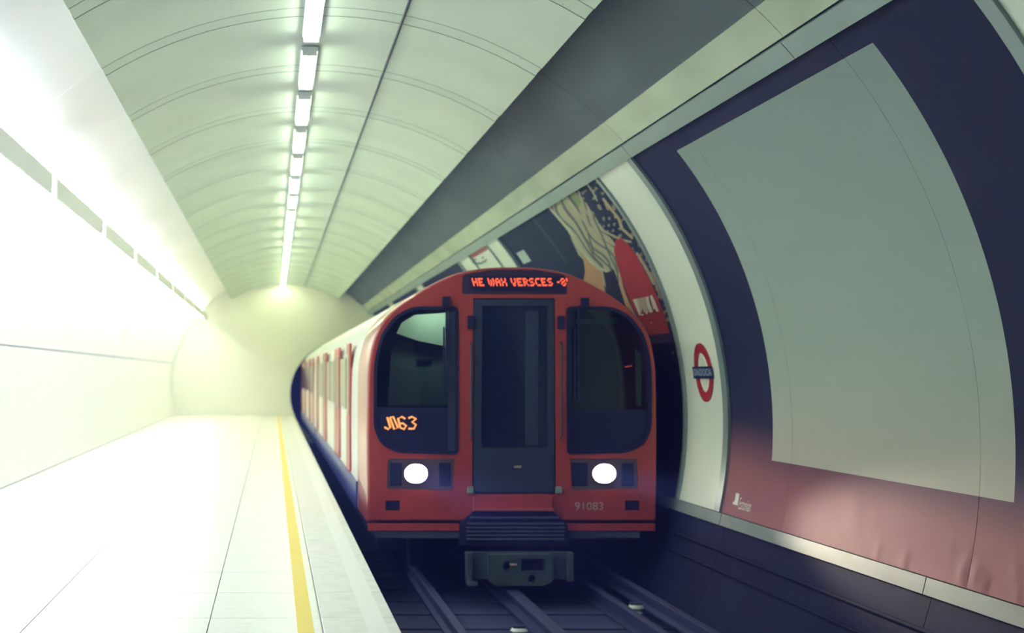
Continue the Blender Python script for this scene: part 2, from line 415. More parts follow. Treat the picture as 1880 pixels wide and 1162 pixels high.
def sheet(y0, y1, t0, t1, r, m, parent, blister=(), nY=24, nT=90):
    """one pasted paper sheet with lifted edges and blisters"""
    vs, fs = [], []
    for i in range(nY+1):
        yy = y0+(y1-y0)*i/nY
        for j in range(nT+1):
            t = t0+(t1-t0)*j/nT; h = 0
            for by, bt, br, bh in blister:
                d2 = ((yy-by)/br)**2+((t-bt)*3.4/br)**2; h += bh*.55*math.exp(-d2)
            vs.append(W(yy, t, r-h))
    for i in range(nY):
        for j in range(nT): k = i*(nT+1)+j; fs.append((k, k+1, k+nT+2, k+nT+1))
    n = len(vs); rim = [j for j in range(nT+1)]+[i*(nT+1)+nT for i in range(1, nY+1)]+[nY*(nT+1)+j for j in range(nT-1, -1, -1)]+[i*(nT+1) for i in range(nY-1, 0, -1)]
    for k in rim: x, yy, z = vs[k]; vs.append(W(yy, math.atan2(z-CZ, x-CX), r+.004))
    for a in range(len(rim)): b_ = (a+1) % len(rim); fs.append((rim[a], rim[b_], n+b_, n+a))
    me = bpy.data.meshes.new('m'); me.from_pydata(vs, [], fs); me.update()
    uv = me.uv_layers.new(name='UVMap'); co = np.empty(len(me.vertices)*3, 'f'); me.vertices.foreach_get('co', co); co = co.reshape(-1, 3)
    li = np.empty(len(me.loops), 'i'); me.loops.foreach_get('vertex_index', li); c = co[li]
    uv.data.foreach_set('uv', np.c_[c[:, 1], np.arctan2(c[:, 2]-CZ, c[:, 0]-CX)].astype('f').ravel())
    return adopt(link('poster_sheet', me, m, smooth=True), parent)
def frame_parts(y0, y1, e):
    patch('poster_frame', y1, y1+.14, -.213, .704, 3.374, .056, M['frame'], e)
    patch('poster_frame', y0-.12, y0, -.213, .704, 3.374, .056, M['frame'], e)
def back_board(y0, y1, e): patch('backing_board', y0, y1, -.213, .704, 3.402, .02, M['gap'], e)

e1 = empty('billboard_poster', W(9.56, -.21), 'large navy poster with blank grey panel and headlight glow painted rose along its foot, on right wall', 'poster')
back_board(6.62, 12.50, e1); frame_parts(6.62, 12.50, e1)
cuts = [6.62, 8.09, 9.56, 11.03, 12.50]
for k in range(4):
    bl = []
    if k == 0: bl = [(8.0, -.19, .06, .02), (7.6, -.17, .04, .014), (7.3, -.195, .07, .02), (7.9, -.20, .03, .02), (7.0, -.19, .05, .02), (7.55, -.2, .03, .015)]
    if k == 1: bl = [(8.16, -.19, .05, .022), (8.35, -.165, .022, .008), (8.36, -.150, .018, .007), (8.9, -.2, .05, .014), (8.12, -.16, .02, .01), (9.3, -.195, .05, .010)]
    if k == 2: bl = [(9.75, -.14, .12, .006)]
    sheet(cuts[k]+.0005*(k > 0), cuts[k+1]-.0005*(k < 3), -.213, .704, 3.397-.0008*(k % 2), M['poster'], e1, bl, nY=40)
# small white mark at the foot: a block with the word beside it
def wall_text(s, y, t, size, m, name, parent, squeeze=1.0, lift=.006, label=None, slope=0):
    v, f = text_geo(s, size)
    vs = [W(y-a*squeeze, t+(b_)/3.4, 3.397-lift) for a, b_, _ in v]
    n = len(vs); vs += [W(y-a*squeeze, t+(b_)/3.4, 3.397-lift+.003) for a, b_, _ in v]
    o = adopt(link(name, mesh(vs[:n], f), m), parent)
    if label: o['label'] = label
    return o
patch('printed_emblem', 12.11, 12.205, -.180, -.158, 3.391, .003, M['print_white'], e1)['label'] = 'small white upright block printed before the word'
patch('printed_emblem', 12.10, 12.24, -.186, -.1795, 3.391, .003, M['print_white'], e1)
wall_text('Estonian', 11.93, -.181, .135, M['print_white'], 'lettering', e1, squeeze=.66, label='small white lettering')

# ---- second poster: marbled picture with red oval
def pip(px, py, poly):
    ins = np.zeros(px.shape, bool); n = len(poly)
    for i in range(n):
        x0, y0 = poly[i]; x1, y1 = poly[(i+1) % n]
        if y0 == y1: continue
        c = ((y0 > py) != (y1 > py)) & (px < (x1-x0)*(py-y0)/(y1-y0)+x0); ins ^= c
    return ins
def polydist(px, py, pts):
    d = np.full(px.shape, 1e9)
    for (x0, y0), (x1, y1) in zip(pts[:-1], pts[1:]):
        dx, dy = x1-x0, y1-y0; t = np.clip(((px-x0)*dx+(py-y0)*dy)/(dx*dx+dy*dy), 0, 1)
        d = np.minimum(d, np.hypot(px-x0-t*dx, py-y0-t*dy))
    return d
nY, nT = 300, 260
Y2a, Y2b = 13.87, 19.86
yy = 1/np.linspace(1/Y2a, 1/Y2b, nY+1); tt = np.linspace(-.213, .704, nT+1)
YY, TT = np.meshgrid(yy, tt, indexing='ij')
rr = 3.397
X_, Z_ = CX+rr*np.cos(TT), CZ+rr*np.sin(TT)
# artwork coordinates (a, b) of the print, in the units of a draft drawing seen square to its near end
px, py = VX+F*X_/YY, VY-F*Z_/YY
col = np.zeros(px.shape+(3,)); col[:] = (.010, .024, .058)
def paint(mask, c, k=1.0):
    m_ = np.clip(mask*k, 0, 1)[..., None] if mask.dtype != bool else mask[..., None]*k
    col[:] = col*(1-m_)+np.array(c)*m_
low = py > 520
paint(np.clip((py-440)/140, 0, 1), (.009, .012, .050))
paint(np.exp(-(polydist(px, py, [(978, 400), (1010, 440), (1040, 482)])/2.2)**2), (.09, .10, .11), .6)
# pale marbled sweep
marb = [(1012, 378), (1046, 350), (1076, 372), (1100, 410), (1130, 448), (1142, 520), (1160, 570), (1150, 600), (1120, 540), (1094, 500), (1062, 468), (1040, 420)]
paint(pip(px, py, marb), (.40, .41, .28))
g1 = [(1036, 360), (1052, 344), (1070, 372), (1062, 380)]
paint(pip(px, py, g1), (.22, .30, .14))
sw = np.sin(px*.42-py*.27+3*np.sin(py*.05)+2.2*np.sin(px*.07+py*.03))
paint((pip(px, py, marb) & (sw > .55)), (.08, .085, .10), .8)
dk = [(1050, 344), (1100, 318), (1140, 380), (1190, 470), (1240, 590), (1236, 660), (1215, 580), (1190, 510), (1160, 455), (1128, 440), (1100, 408), (1072, 372)]
ind = pip(px, py, dk)
sw2 = np.sin(px*.30+py*.16+2.5*np.sin(py*.07+px*.03)); sw3 = np.sin(px*.11-py*.21+2*np.sin(px*.09))
paint(ind & (sw2*sw3 > .58), (.30, .28, .19), .85)
for pl, wd, c in [([(1040, 362), (1068, 400), (1096, 432), (1132, 452), (1148, 456)], 2.0, (.46, .42, .30)),
                  ([(1008, 380), (1044, 422), (1068, 462), (1092, 488), (1118, 500)], 2.2, (.50, .52, .38)),
                  ([(1062, 352), (1074, 386), (1100, 420), (1140, 440), (1158, 444)], 1.8, (.40, .38, .30)),
                  ([(1108, 366), (1122, 384), (1136, 402), (1142, 420), (1160, 436)], 2.4, (.42, .36, .24)),
                  ([(1080, 430), (1090, 464), (1112, 484), (1126, 496)], 1.4, (.07, .08, .09)),
                  ([(1058, 410), (1080, 450), (1094, 478)], 1.3, (.08, .09, .10)),
                  ([(1090, 400), (1104, 430), (1120, 470), (1134, 500)], 1.3, (.07, .08, .10)),
                  ([(1078, 338), (1088, 352), (1096, 368)], 1.5, (.35, .36, .27)),
                  ([(1170, 466), (1184, 488), (1200, 520)], 2.6, (.38, .33, .26)),
                  ([(1196, 500), (1206, 528), (1214, 548)], 2.0, (.30, .26, .2))]:
    paint(np.clip(wd+.6-polydist(px, py, pl), 0, 1), c, .9)
tan = [(1070, 466), (1078, 478), (1104, 500), (1112, 540), (1122, 560), (1100, 540), (1070, 520), (1074, 500)]
paint(pip(px, py, tan), (.50, .29, .15))
tan2 = [(1138, 500), (1148, 540), (1170, 585), (1178, 620), (1160, 600), (1146, 570), (1136, 520)]
paint(pip(px, py, tan2), (.50, .32, .18))
paint(pip(px, py, [(1108, 500), (1128, 496), (1148, 560), (1150, 600), (1130, 590), (1114, 540)]), (.014, .016, .055))
# small pale square near the far end
sq = (YY > 19.02) & (YY < 19.60) & (TT > .567) & (TT < .618)
paint(sq, (.48, .60, .56))
# the red half oval and what lies under its straight foot
ov = [(1130, 440), (1140, 437), (1152, 446), (1168, 468), (1186, 500), (1204, 538), (1220, 578), (1229, 612), (1192, 614), (1176, 590), (1160, 562), (1148, 530), (1136, 496), (1127, 462)]
paint(pip(px, py, ov), (.37, .032, .036))
foot2 = [(1192, 614), (1229, 612), (1240, 700), (1245, 930), (1200, 930), (1198, 700)]
paint(pip(px, py, foot2), (.030, .013, .045))
vs = np.c_[X_.ravel(), YY.ravel(), Z_.ravel()]
idx = np.arange((nY+1)*(nT+1)).reshape(nY+1, nT+1)
e2 = empty('mural_poster', W(16.8, -.21), 'dark poster with a pale marbled sweep and a red oval, partly hidden behind the train', 'poster')
me = bpy.data.meshes.new('m')
q = np.stack([idx[:-1, :-1], idx[:-1, 1:], idx[1:, 1:], idx[1:, :-1]], -1).reshape(-1, 4)
me.from_pydata(vs.tolist(), [], q.tolist()); me.update()
ca = me.color_attributes.new('print', 'FLOAT_COLOR', 'POINT')
ca.data.foreach_set('color', np.c_[col.reshape(-1, 3), np.ones(col.shape[0]*col.shape[1])].astype('f').ravel())
mm = bpy.data.materials.new('mural_print'); mm.use_nodes = True; nt = mm.node_tree; b = nt.nodes['Principled BSDF']; b.inputs['Roughness'].default_value = .7; b.inputs['Specular IOR Level'].default_value = .15
at = nt.nodes.new('ShaderNodeVertexColor'); at.layer_name = 'print'; nt.links.new(at.outputs[0], b.inputs['Base Color'])
o = adopt(link('printed_sheet', me, mm, smooth=True), e2)
back_board(Y2a, Y2b, e2)
patch('poster_frame', Y2b, Y2b+.10, -.213, .704, 3.365, .065, M['frame'], e2)
patch('poster_frame', 13.80, 13.87, -.213, .704, 3.374, .056, M['frame'], e2)
# pale lettering W.KA on the red oval
wl = [([(1162, 549), (1168, 548), (1175, 577), (1181, 576), (1176, 547), (1179, 547), (1187, 568), (1186, 545), (1191, 544), (1196, 575), (1176, 578)], 'print_pink')]
def un(px_, py_, r=3.393):
    a, b_ = px_-VX, VY-py_; n = math.hypot(a, b_); dx, dz = a/n, b_/n
    dc = dx*CX+dz*CZ; t = dc+math.sqrt(dc*dc+r*r-CX*CX-CZ*CZ); s = n/t
    return F/s, math.atan2(dz*t-CZ, dx*t-CX)
def wall_poly(name, pts, m, parent, r=3.390, th=.003):
    P = [un(*p) for p in pts]; n = len(P)
    tris = tessellate_polygon([[Vector((a, b_, 0)) for a, b_ in P]])
    vs = [W(a, b_, r) for a, b_ in P]+[W(a, b_, r+th) for a, b_ in P]
    fs = [tuple(t) for t in tris]+[tuple(i+n for i in t) for t in tris]+[(i, (i+1) % n, n+(i+1) % n, n+i) for i in range(n)]
    return adopt(link(name, mesh(vs, fs), m), parent)
lw = wall_poly('lettering', [(1162, 550), (1170, 548), (1177, 572), (1175, 577), (1182, 576), (1181, 579), (1174, 578)], M['print_white'], e2); lw['label'] = 'white W printed on the red oval'
wall_poly('lettering', [(1170, 548), (1186, 545), (1191, 572), (1183, 574), (1180, 566), (1178, 573), (1176, 573)], M['print_pink'], e2)
wall_poly('lettering', [(1186, 545), (1191, 543.5), (1193, 556), (1197, 566), (1199, 573), (1193, 574), (1190, 566)], M['print_white'], e2)
wall_poly('lettering', [(1193.5, 543), (1197, 541.5), (1204, 557), (1210, 572), (1206, 572), (1203, 567), (1200, 568)], M['print_white'], e2)
wall_poly('lettering', [(1185, 570), (1188, 569), (1190, 573), (1188, 577), (1186, 575)], M['print_white'], e2)
wall_poly('lettering', [(1195, 592), (1197, 592), (1197.5, 593.6), (1195.4, 593.6)], M['print_pink'], e2)

# ---- small notice with red header far down the wall
e3 = empty('notice_poster', W(21.9, .5), 'white notice with a red top edge and dark lettering, high beyond the dark poster', 'poster')
patch('notice_sheet', 21.04, 22.86, -.213, .684, 3.395, .02, M['enamel'], e3)
patch('printed_header', 21.06, 22.84, .684, .703, 3.392, .02, mat('header_red', (.38, .06, .05), .5), e3)['label'] = 'red header strip'
patch('poster_frame', 20.98, 21.04, -.213, .704, 3.375, .05, M['frame'], e3)
patch('poster_frame', 22.86, 22.92, -.213, .704, 3.375, .05, M['frame'], e3)
ink = mat('notice_ink', (.10, .18, .15), .6)
cpts = [(872, 474), (866, 477), (868, 484), (876, 486), (886, 484), (893, 479), (895, 475), (891, 477), (884, 481), (876, 482), (872, 479), (875, 475)]
wall_poly('lettering', cpts, ink, e3, r=3.389)
wall_poly('lettering', [(884, 473), (888, 471), (889, 473), (885, 475)], ink, e3, r=3.389)
# ---- further dark posters, seen only as a dark band towards the portal and behind the viewer
PD = mat('dark_poster_print', (.010, .018, .055), .7, spec=.15, noise=.3, nscale=2)
def plain_poster(y0, y1, label):
    e = empty('wall_poster', W((y0+y1)/2, -.21), label, 'poster')
    back_board(y0, y1, e); frame_parts(y0, y1, e)
    for k in range(4): patch('poster_sheet', y0+(y1-y0)*k/4+.002, y0+(y1-y0)*(k+1)/4-.002, -.212, .703, 3.395, .006, PD, e)
plain_poster(24.25, 30.05, 'dark poster just beyond the white notice, over the train roof')
plain_poster(31.55, 37.55, 'dark poster second beyond the white notice, behind the train')
plain_poster(39.05, 44.85, 'farthest dark poster beside the round portal')
plain_poster(-.60, 5.06, 'dark poster nearest the viewer, past the white strip at the top right corner')

# ---- station roundel on the white strip
ry, rt = 13.16, .1275
rd = empty('station_roundel', W(ry, rt, 3.39), 'red ring roundel with a blue name bar on the white wall strip', 'sign')
def ring_geo(ro, ri, r0, r1, n=64):
    vs, fs = [], []
    for i in range(n):
        a = 2*math.pi*i/n
        for rad, rr_ in ((ro, r0), (ri, r0), (ri, r1), (ro, r1)): vs.append(W(ry+rad*math.cos(a), rt+rad*math.sin(a)/3.4, rr_))
    for i in range(n):
        j = (i+1) % n
        for k in range(4): fs.append((4*i+k, 4*j+k, 4*j+(k+1) % 4, 4*i+(k+1) % 4))
    return mesh(vs, fs)
adopt(link('ring', ring_geo(.256, .172, 3.383, 3.394), M['roundel_red']), rd)
patch('name_bar', ry-.29, ry+.29, rt-.0155, rt+.0155, 3.374, .010, M['roundel_blue'], rd, nt=2)
wall_text('ONDOCA', ry, rt, .088, M['roundel_text'], 'lettering', rd, squeeze=1.35, lift=.0245, label='pale lettering on the blue bar')

# ---- conduits under the skirting strip
for t, r_, lab in ((-.300, .013, 'upper dark conduit running along the sooty lower wall'), (-.345, .010, 'lower thin dark conduit along the sooty lower wall')):
    tag(tube('wall_conduit', [W(YB+.1+i*(YE-YB-.2)/20, t, 3.405) for i in range(21)], r_, M['lowwall']), lab, 'conduit')

# ================================================================ THE TRAIN
SP = 203.0; YF = 13.80
def fp(px_, py_): return ((px_-VX)/SP, (VY-py_)/SP)
def FP(L): return [fp(*p) for p in L]
train = empty('underground_train', (TX, YF, RZ), 'red underground train arriving with two lit headlights, cab end forward', 'train')
half = [(0, 490), (50, 492), (100, 501), (142, 519), (190, 547), (230, 580), (252, 615), (262, 655), (266, 700), (267, 800), (266, 958)]
def outline(sc=1.0, bottom=958, dz=0):
    r_ = [(941+x*sc, 690+(y_-690)*sc+dz) for x, y_ in half if y_ <= bottom]
    l_ = [(941-x*sc, 690+(y_-690)*sc+dz) for x, y_ in half[1:] if y_ <= bottom]
    P = r_+l_[::-1]
    # smooth the upper arc by subdividing (Catmull-Rom)
    out = []; n = len(P)
    for i in range(n):
        p0, p1, p2, p3 = P[i-1], P[i], P[(i+1) % n], P[(i+2) % n]
        straight = (p1[1] > 790 and p2[1] > 790)
        if straight: out.append(p1); continue
        if p1[1] > 790 or p2[1] > 790: out.append(p1); continue
        for k in range(4):
            t = k/4; out.append(tuple(.5*((2*p1[a])+(-p0[a]+p2[a])*t+(2*p0[a]-5*p1[a]+4*p2[a]-p3[a])*t*t+(-p0[a]+3*p1[a]-3*p2[a]+p3[a])*t**3) for a in (0, 1)))
    return FP(out)
def round_poly(pts, rad, n=5):
    """round the corners of a px polygon; rad may be per-corner"""
    out = []; N = len(pts)
    for i in range(N):
        r_ = rad[i] if isinstance(rad, (list, tuple)) else rad
        p = Vector(pts[i]); a = Vector(pts[i-1]); c = Vector(pts[(i+1) % N])
        if r_ <= 0: out.append(tuple(p)); continue
        u = (a-p); v = (c-p); d = min(r_, u.length*.45, v.length*.45); A = p+u.normalized()*d; B = p+v.normalized()*d
        for k in range(n+1):
            t = k/n; out.append(tuple(A*(1-t)**2+p*2*t*(1-t)+B*t*t))
    return out
def grow(pts, d):
    c = Vector((sum(p[0] for p in pts)/len(pts), sum(p[1] for p in pts)/len(pts))); out = []; N = len(pts)
    for i in range(N):
        a, p, b_ = Vector(pts[i-1]), Vector(pts[i]), Vector(pts[(i+1) % N])
        n1 = Vector(((p-a).y, -(p-a).x)).normalized(); n2 = Vector(((b_-p).y, -(b_-p).x)).normalized()
        n_ = (n1+n2); n_ = n_.normalized() if n_.length > 1e-6 else n1
        area = sum(pts[k-1][0]*pts[k][1]-pts[k][0]*pts[k-1][1] for k in range(N))
        out.append(tuple(p+n_*d*(1 if area > 0 else -1)/max(.5, n_.dot(n1))))
    return out
def ring_plate(name, A, B, y0, y1, m, parent):
    n = len(A); vs = [(x, y0, z) for x, z in A]+[(x, y0, z) for x, z in B]+[(x, y1, z) for x, z in B]+[(x, y1, z) for x, z in A]
    fs = [(k*n+i, k*n+(i+1) % n, (k+1) % 4*n+(i+1) % n, (k+1) % 4*n+i) for k in range(4) for i in range(n)]
    return adopt(link(name, mesh(vs, fs), m), parent)
RW = [(1042, 564), (1125, 564), (1158, 582), (1182, 616), (1194, 664), (1195, 785), (1182, 815), (1152, 830), (1042, 833)]
RWr = round_poly(RW, [8, 20, 14, 14, 20, 20, 12, 16, 8])
LW = [(941-(x-941), y_) for x, y_ in RW][::-1]; LWr = round_poly(LW, [8, 16, 12, 20, 20, 14, 14, 20, 8])
LW_inner_r = 842
DOOR = round_poly([(869, 547), (1019, 547), (1021, 907), (867, 907)], 3)
DBOX = round_poly([(850, 504), (900, 495), (982, 495), (1038, 504), (1043, 540), (848, 540)], [6, 10, 10, 6, 6, 6])
RH = round_poly([(1047, 842), (1170, 842), (1172, 898), (1050, 901)], 6); LH = round_poly([(941-(x-941), y_) for x, y_ in [(1047, 842), (1170, 842), (1172, 898), (1050, 901)]][::-1], 6)
SQ = [(1148, 919), (1174, 919), (1174, 937), (1148, 937)]; SQL = [(941-(x-941), y_) for x, y_ in SQ][::-1]
plate('front_panel', outline(.985), [FP(p) for p in (RWr, LWr, DOOR, DBOX, RH, LH, SQ, SQL)], YF, YF+.05, M['red'], train)
# rounded shoulder between the cab front and the roof and sides
def loft(name, rings, m, parent, close=True):
    n = len(rings[0][1]); vs, fs = [], []
    for y_, P in rings: vs += [(a, y_, b_) for a, b_ in P]
    for i in range(len(rings)-1):
        for k in range(n): fs.append((i*n+k, i*n+(k+1) % n, (i+1)*n+(k+1) % n, (i+1)*n+k))
    o = link(name, mesh(vs, fs), m, smooth=True); return adopt(o, parent)
loft('cab_shoulder', [(YF+.045, outline(.984)), (YF+.015, outline(.985)), (YF+.02, outline(.993)), (YF+.05, outline(1.0)), (YF+.10, outline(1.003)), (YF+1.5, outline(1.003)), (YF+1.5, outline(.96)), (YF+.06, outline(.96))], M['redroof'], train)
# body behind the cab
def car_body(parent, y0, y1, first):
    loft('body_shell', [(y0, outline(.96)), (y0, outline(1.003)), (y1, outline(1.003)), (y1, outline(.5))], M['trainwhite'], parent)
    for sx in (-1, 1):
        X0 = TX+sx*1.318; X1 = TX+sx*1.335; xa, xb = min(X0, X1), max(X0, X1)
        box('side_skirt', xa, xb, y0+.02, y1-.02, -1.36, -1.08, M['trainblue'], parent)
        for yc, wd in ((y0+1.6, .75), (y0+4.6, 1.55), (y0+9.4, 1.55), (y0+13.4, .75)):
            d = box('side_door', xa-.004, xb+.004, yc-wd/2, yc+wd/2, -1.06, .33, M['red'], parent)
            for q in ((-.25, .25) if wd > 1 else (0,)):
                o = box('door_window', xa-.008, xb+.008, yc+q*wd-.2, yc+q*wd+.2, -.45, .22, M['glassdark'], d)
        for ya, yb in ((y0+2.2, y0+3.6), (y0+5.6, y0+6.9), (y0+7.1, y0+8.4), (y0+10.4, y0+12.8)):
            box('side_window', xa, xb, ya, yb, -.40, .18, M['glassdark'], parent, bev=.004)
    box('underframe', TX-1.1, TX+1.1, y0+.3, y1-.3, -1.80, -1.375, M['navy'], parent)
# fix for parts under a part: adopt() walks the parents, so the offsets stay right
car_body(train, YF+1.5, YF+16.0, True)
car2 = empty('train_carriage', (TX, YF+16.5, RZ), 'second carriage coupled behind the red cab carriage', 'train carriage')
car_body(car2, YF+16.5, YF+31.5, False)
box('gangway', TX-.5, TX+.5, YF+16.0, YF+16.49, -1.2, .55, M['navy'], car2)
# windows
for nm, P, side in (('windscreen', RWr, 1), ('windscreen', LWr, -1)):
    g = plate(nm, FP(grow(P, -1.5)), [], YF+.030, YF+.036, M['glass'], train)
    ring_plate('gasket', FP(grow(P, 1.5)), FP(grow(P, -4.5)), YF-.012, YF+.028, M['navy'], g)
    cut = 748 if side < 0 else 752
    lowp = [(x, y_) for x, y_ in grow(P, -3) if y_ > cut]
    xs = sorted(p[0] for p in lowp)
    if side > 0: lowp = [(xs[0], cut), (1192, cut)]+[p for p in lowp]
    else: lowp = [p for p in lowp]
    # dark lower pane
    Q = [(x, max(y_, cut)) for x, y_ in grow(P, -3)]
    U_ = []
    for p in Q:
        if not U_ or (abs(p[0]-U_[-1][0])+abs(p[1]-U_[-1][1])) > .3: U_.append(p)
    # collapse the flattened top edge to its two ends
    top = [p for p in U_ if p[1] <= cut+.01]; rest = [p for p in U_ if p[1] > cut+.01]
    xl, xr = min(p[0] for p in top), max(p[0] for p in top)
    rest_sorted = [p for p in U_ if p[1] > cut+.01]
    # keep the cyclic order: start after the top run
    n_ = len(U_); st = next(i for i in range(n_) if U_[i-1][1] <= cut+.01 and U_[i][1] > cut+.01)
    cyc = [U_[(st+i) % n_] for i in range(n_) if U_[(st+i) % n_][1] > cut+.01]
    first = cyc[0]; last = cyc[-1]
    ends = [(xr, cut), (xl, cut)] if abs(last[0]-xr) < abs(last[0]-xl) else [(xl, cut), (xr, cut)]
    plate('lower_pane', FP(cyc+ends), [], YF+.012, YF+.027, M['navy'], g)
# wiper pillars and wipers
def px_box(name, x0, x1, y0_, y1_, ya, yb, m, parent, bev=.003):
    a, c = fp(x0, y1_), fp(x1, y0_); return box(name, a[0], c[0], ya, yb, a[1], c[1], m, parent, bev)
px_box('window_pillar', 823, 839, 566, 830, YF+.005, YF+.028, M['doorframe'], train)
wp = px_box('wiper', 812, 826, 545, 566, YF-.05, YF+.0, M['navy'], train); wp['label'] = 'dark wiper motor box above the left windscreen'
px_box('wiper_arm', 817, 821, 560, 735, YF-.045, YF-.030, M['navy'], wp); px_box('wiper_blade', 813, 816, 600, 735, YF-.040, YF-.020, M['navy'], wp)
wp = px_box('wiper', 1066, 1080, 547, 566, YF-.05, YF+.0, M['navy'], train); wp['label'] = 'dark wiper motor box above the right windscreen'
px_box('wiper_arm', 1060, 1064, 562, 735, YF-.045, YF-.030, M['navy'], wp); px_box('wiper_blade', 1054, 1057, 600, 735, YF-.040, YF-.020, M['navy'], wp)
tag_ = px_box('blind_rail', 1062, 1140, 584, 594, YF+.08, YF+.10, M['cabgrey'], train)
# front door
fd = plate('front_door', FP(round_poly([(871, 549), (1017, 549), (1019, 905), (869, 905)], 3)), [FP(round_poly([(886, 561), (1006, 561), (1006, 822), (884, 822)], 5))], YF+.005, YF+.045, M['doorframe'], train)
plate('door_glass', FP(round_poly([(884, 559), (1008, 559), (1008, 824), (882, 824)], 5)), [], YF+.025, YF+.031, M['glassdark'], fd)
px_box('kick_panel', 872, 1017, 826, 903, YF-.004, YF+.006, M['door'], fd)
px_box('latch', 944, 957, 855, 859, YF-.018, YF-.004, M['numtext'], fd)
px_box('inner_strip', 966, 990, 570, 818, YF+.018, YF+.0245, M['doorframe'], fd)
for x in (861, 1026):
    h = px_box('door_hinge', x-3, x+9, 580, 604, YF-.045, YF+.002, M['navy'], train, .006)
for x in (858, 1024):
    hb = tube('grab_handle', [(fp(x+6, 0)[0], YF-.002, fp(0, 628)[1]), (fp(x+6, 0)[0], YF-.045, fp(0, 634)[1]), (fp(x+6, 0)[0], YF-.045, fp(0, 800)[1]), (fp(x+6, 0)[0], YF-.002, fp(0, 806)[1])], .009, M['doorframe'], train)
for x in (860, 1022): px_box('step_bracket', x-2, x+8, 893, 905, YF-.05, YF-.002, M['cornice'], train, .004)
# raised red blocks under the pillars
px_box('door_step', 868, 1013, 911, 934, YF-.05, YF-.001, M['red'], train, .006)
px_box('step_lip', 866, 1013, 932.5, 936.5, YF-.13, YF-.03, M['redroof'], train, .004)
# destination box
db = plate('destination_display', FP(grow(DBOX, -.6)), [], YF+.004, YF+.045, M['box'], train)
px_box('display_window', 862, 1034, 507, 533, YF-.004, YF+.004, M['navy'], db)
FONT = {'H': '1001/1001/1111/1001/1001', 'E': '1111/1000/1110/1000/1111', 'W': '10001/10101/10101/10101/01010', 'A': '0110/1001/1111/1001/1001', 'X': '1001/1001/0110/1001/1001',
        'V': '1001/1001/1001/0110/0110', 'R': '1110/1001/1110/1010/1001', 'S': '0111/1000/0110/0001/1110', ':': '0/1/0/1/0', '-': '00/00/11/00/00', "'": '1/1/0/0/0', '8': '0110/1001/0110/1001/0110', '.': '0/0/0/0/1', 'I': '1/1/1/1/1', 'C': '0111/1000/1000/1000/0111', ' ': '00/00/00/00/00'}
def led_text(s, x0, y0_, pw, ph, shear, m, parent, name, yf):
    bm = bmesh.new(); cx_ = x0
    for ch in s:
        rows = FONT[ch].split('/'); wch = len(rows[0])
        for j, row in enumerate(rows):
            for i, c in enumerate(row):
                if c == '1':
                    x = cx_+i*pw+shear*j*ph; y_ = y0_+j*ph; a, z = fp(x, y_)
                    g = bmesh.ops.create_uvsphere(bm, u_segments=6, v_segments=4, radius=1)
                    for v in g['verts']: v.co = Vector((a+v.co.x*pw*.66/SP, yf+v.co.y*.003, z+v.co.z*ph*.62/SP))
        cx_ += (wch+1)*pw
    me = bpy.data.meshes.new('m'); bm.to_mesh(me); bm.free()
    o = adopt(link(name, me, m), parent); o['kind'] = 'stuff'; return o
led_text("HE WAX VERSCES -8'", 867, 512, 2.22, 2.9, .30, M['led_red'], db, 'led_lettering', YF-.006)
# running number in the left windscreen
bm_pts = {'J': [(711, 766), (717, 785), (713, 788), (706, 784)], '0': [(716, 767), (722, 765), (731, 785), (724, 788), (716, 767)], '6': [(744, 769), (738, 765), (731, 768), (735, 785), (742, 788), (746, 782), (740, 777), (734, 778)], '3': [(750, 768), (756, 765), (764, 769), (757, 775), (764, 780), (760, 787), (750, 787)]}
nd = empty('running_number', (fp(737, 0)[0], YF+.005, fp(0, 777)[1]-.05)); nd.parent = train; nd.location = Vector(nd.location)-train.location
for k_, pl in bm_pts.items():
    tube('led_digit', [(fp(a, b_)[0], YF+.002, fp(a, b_)[1]) for a, b_ in pl], .0095, M['led_orange'], nd, n=6)
px_box('number_display', 700, 772, 760, 792, YF+.004, YF+.010, M['navy'], nd)
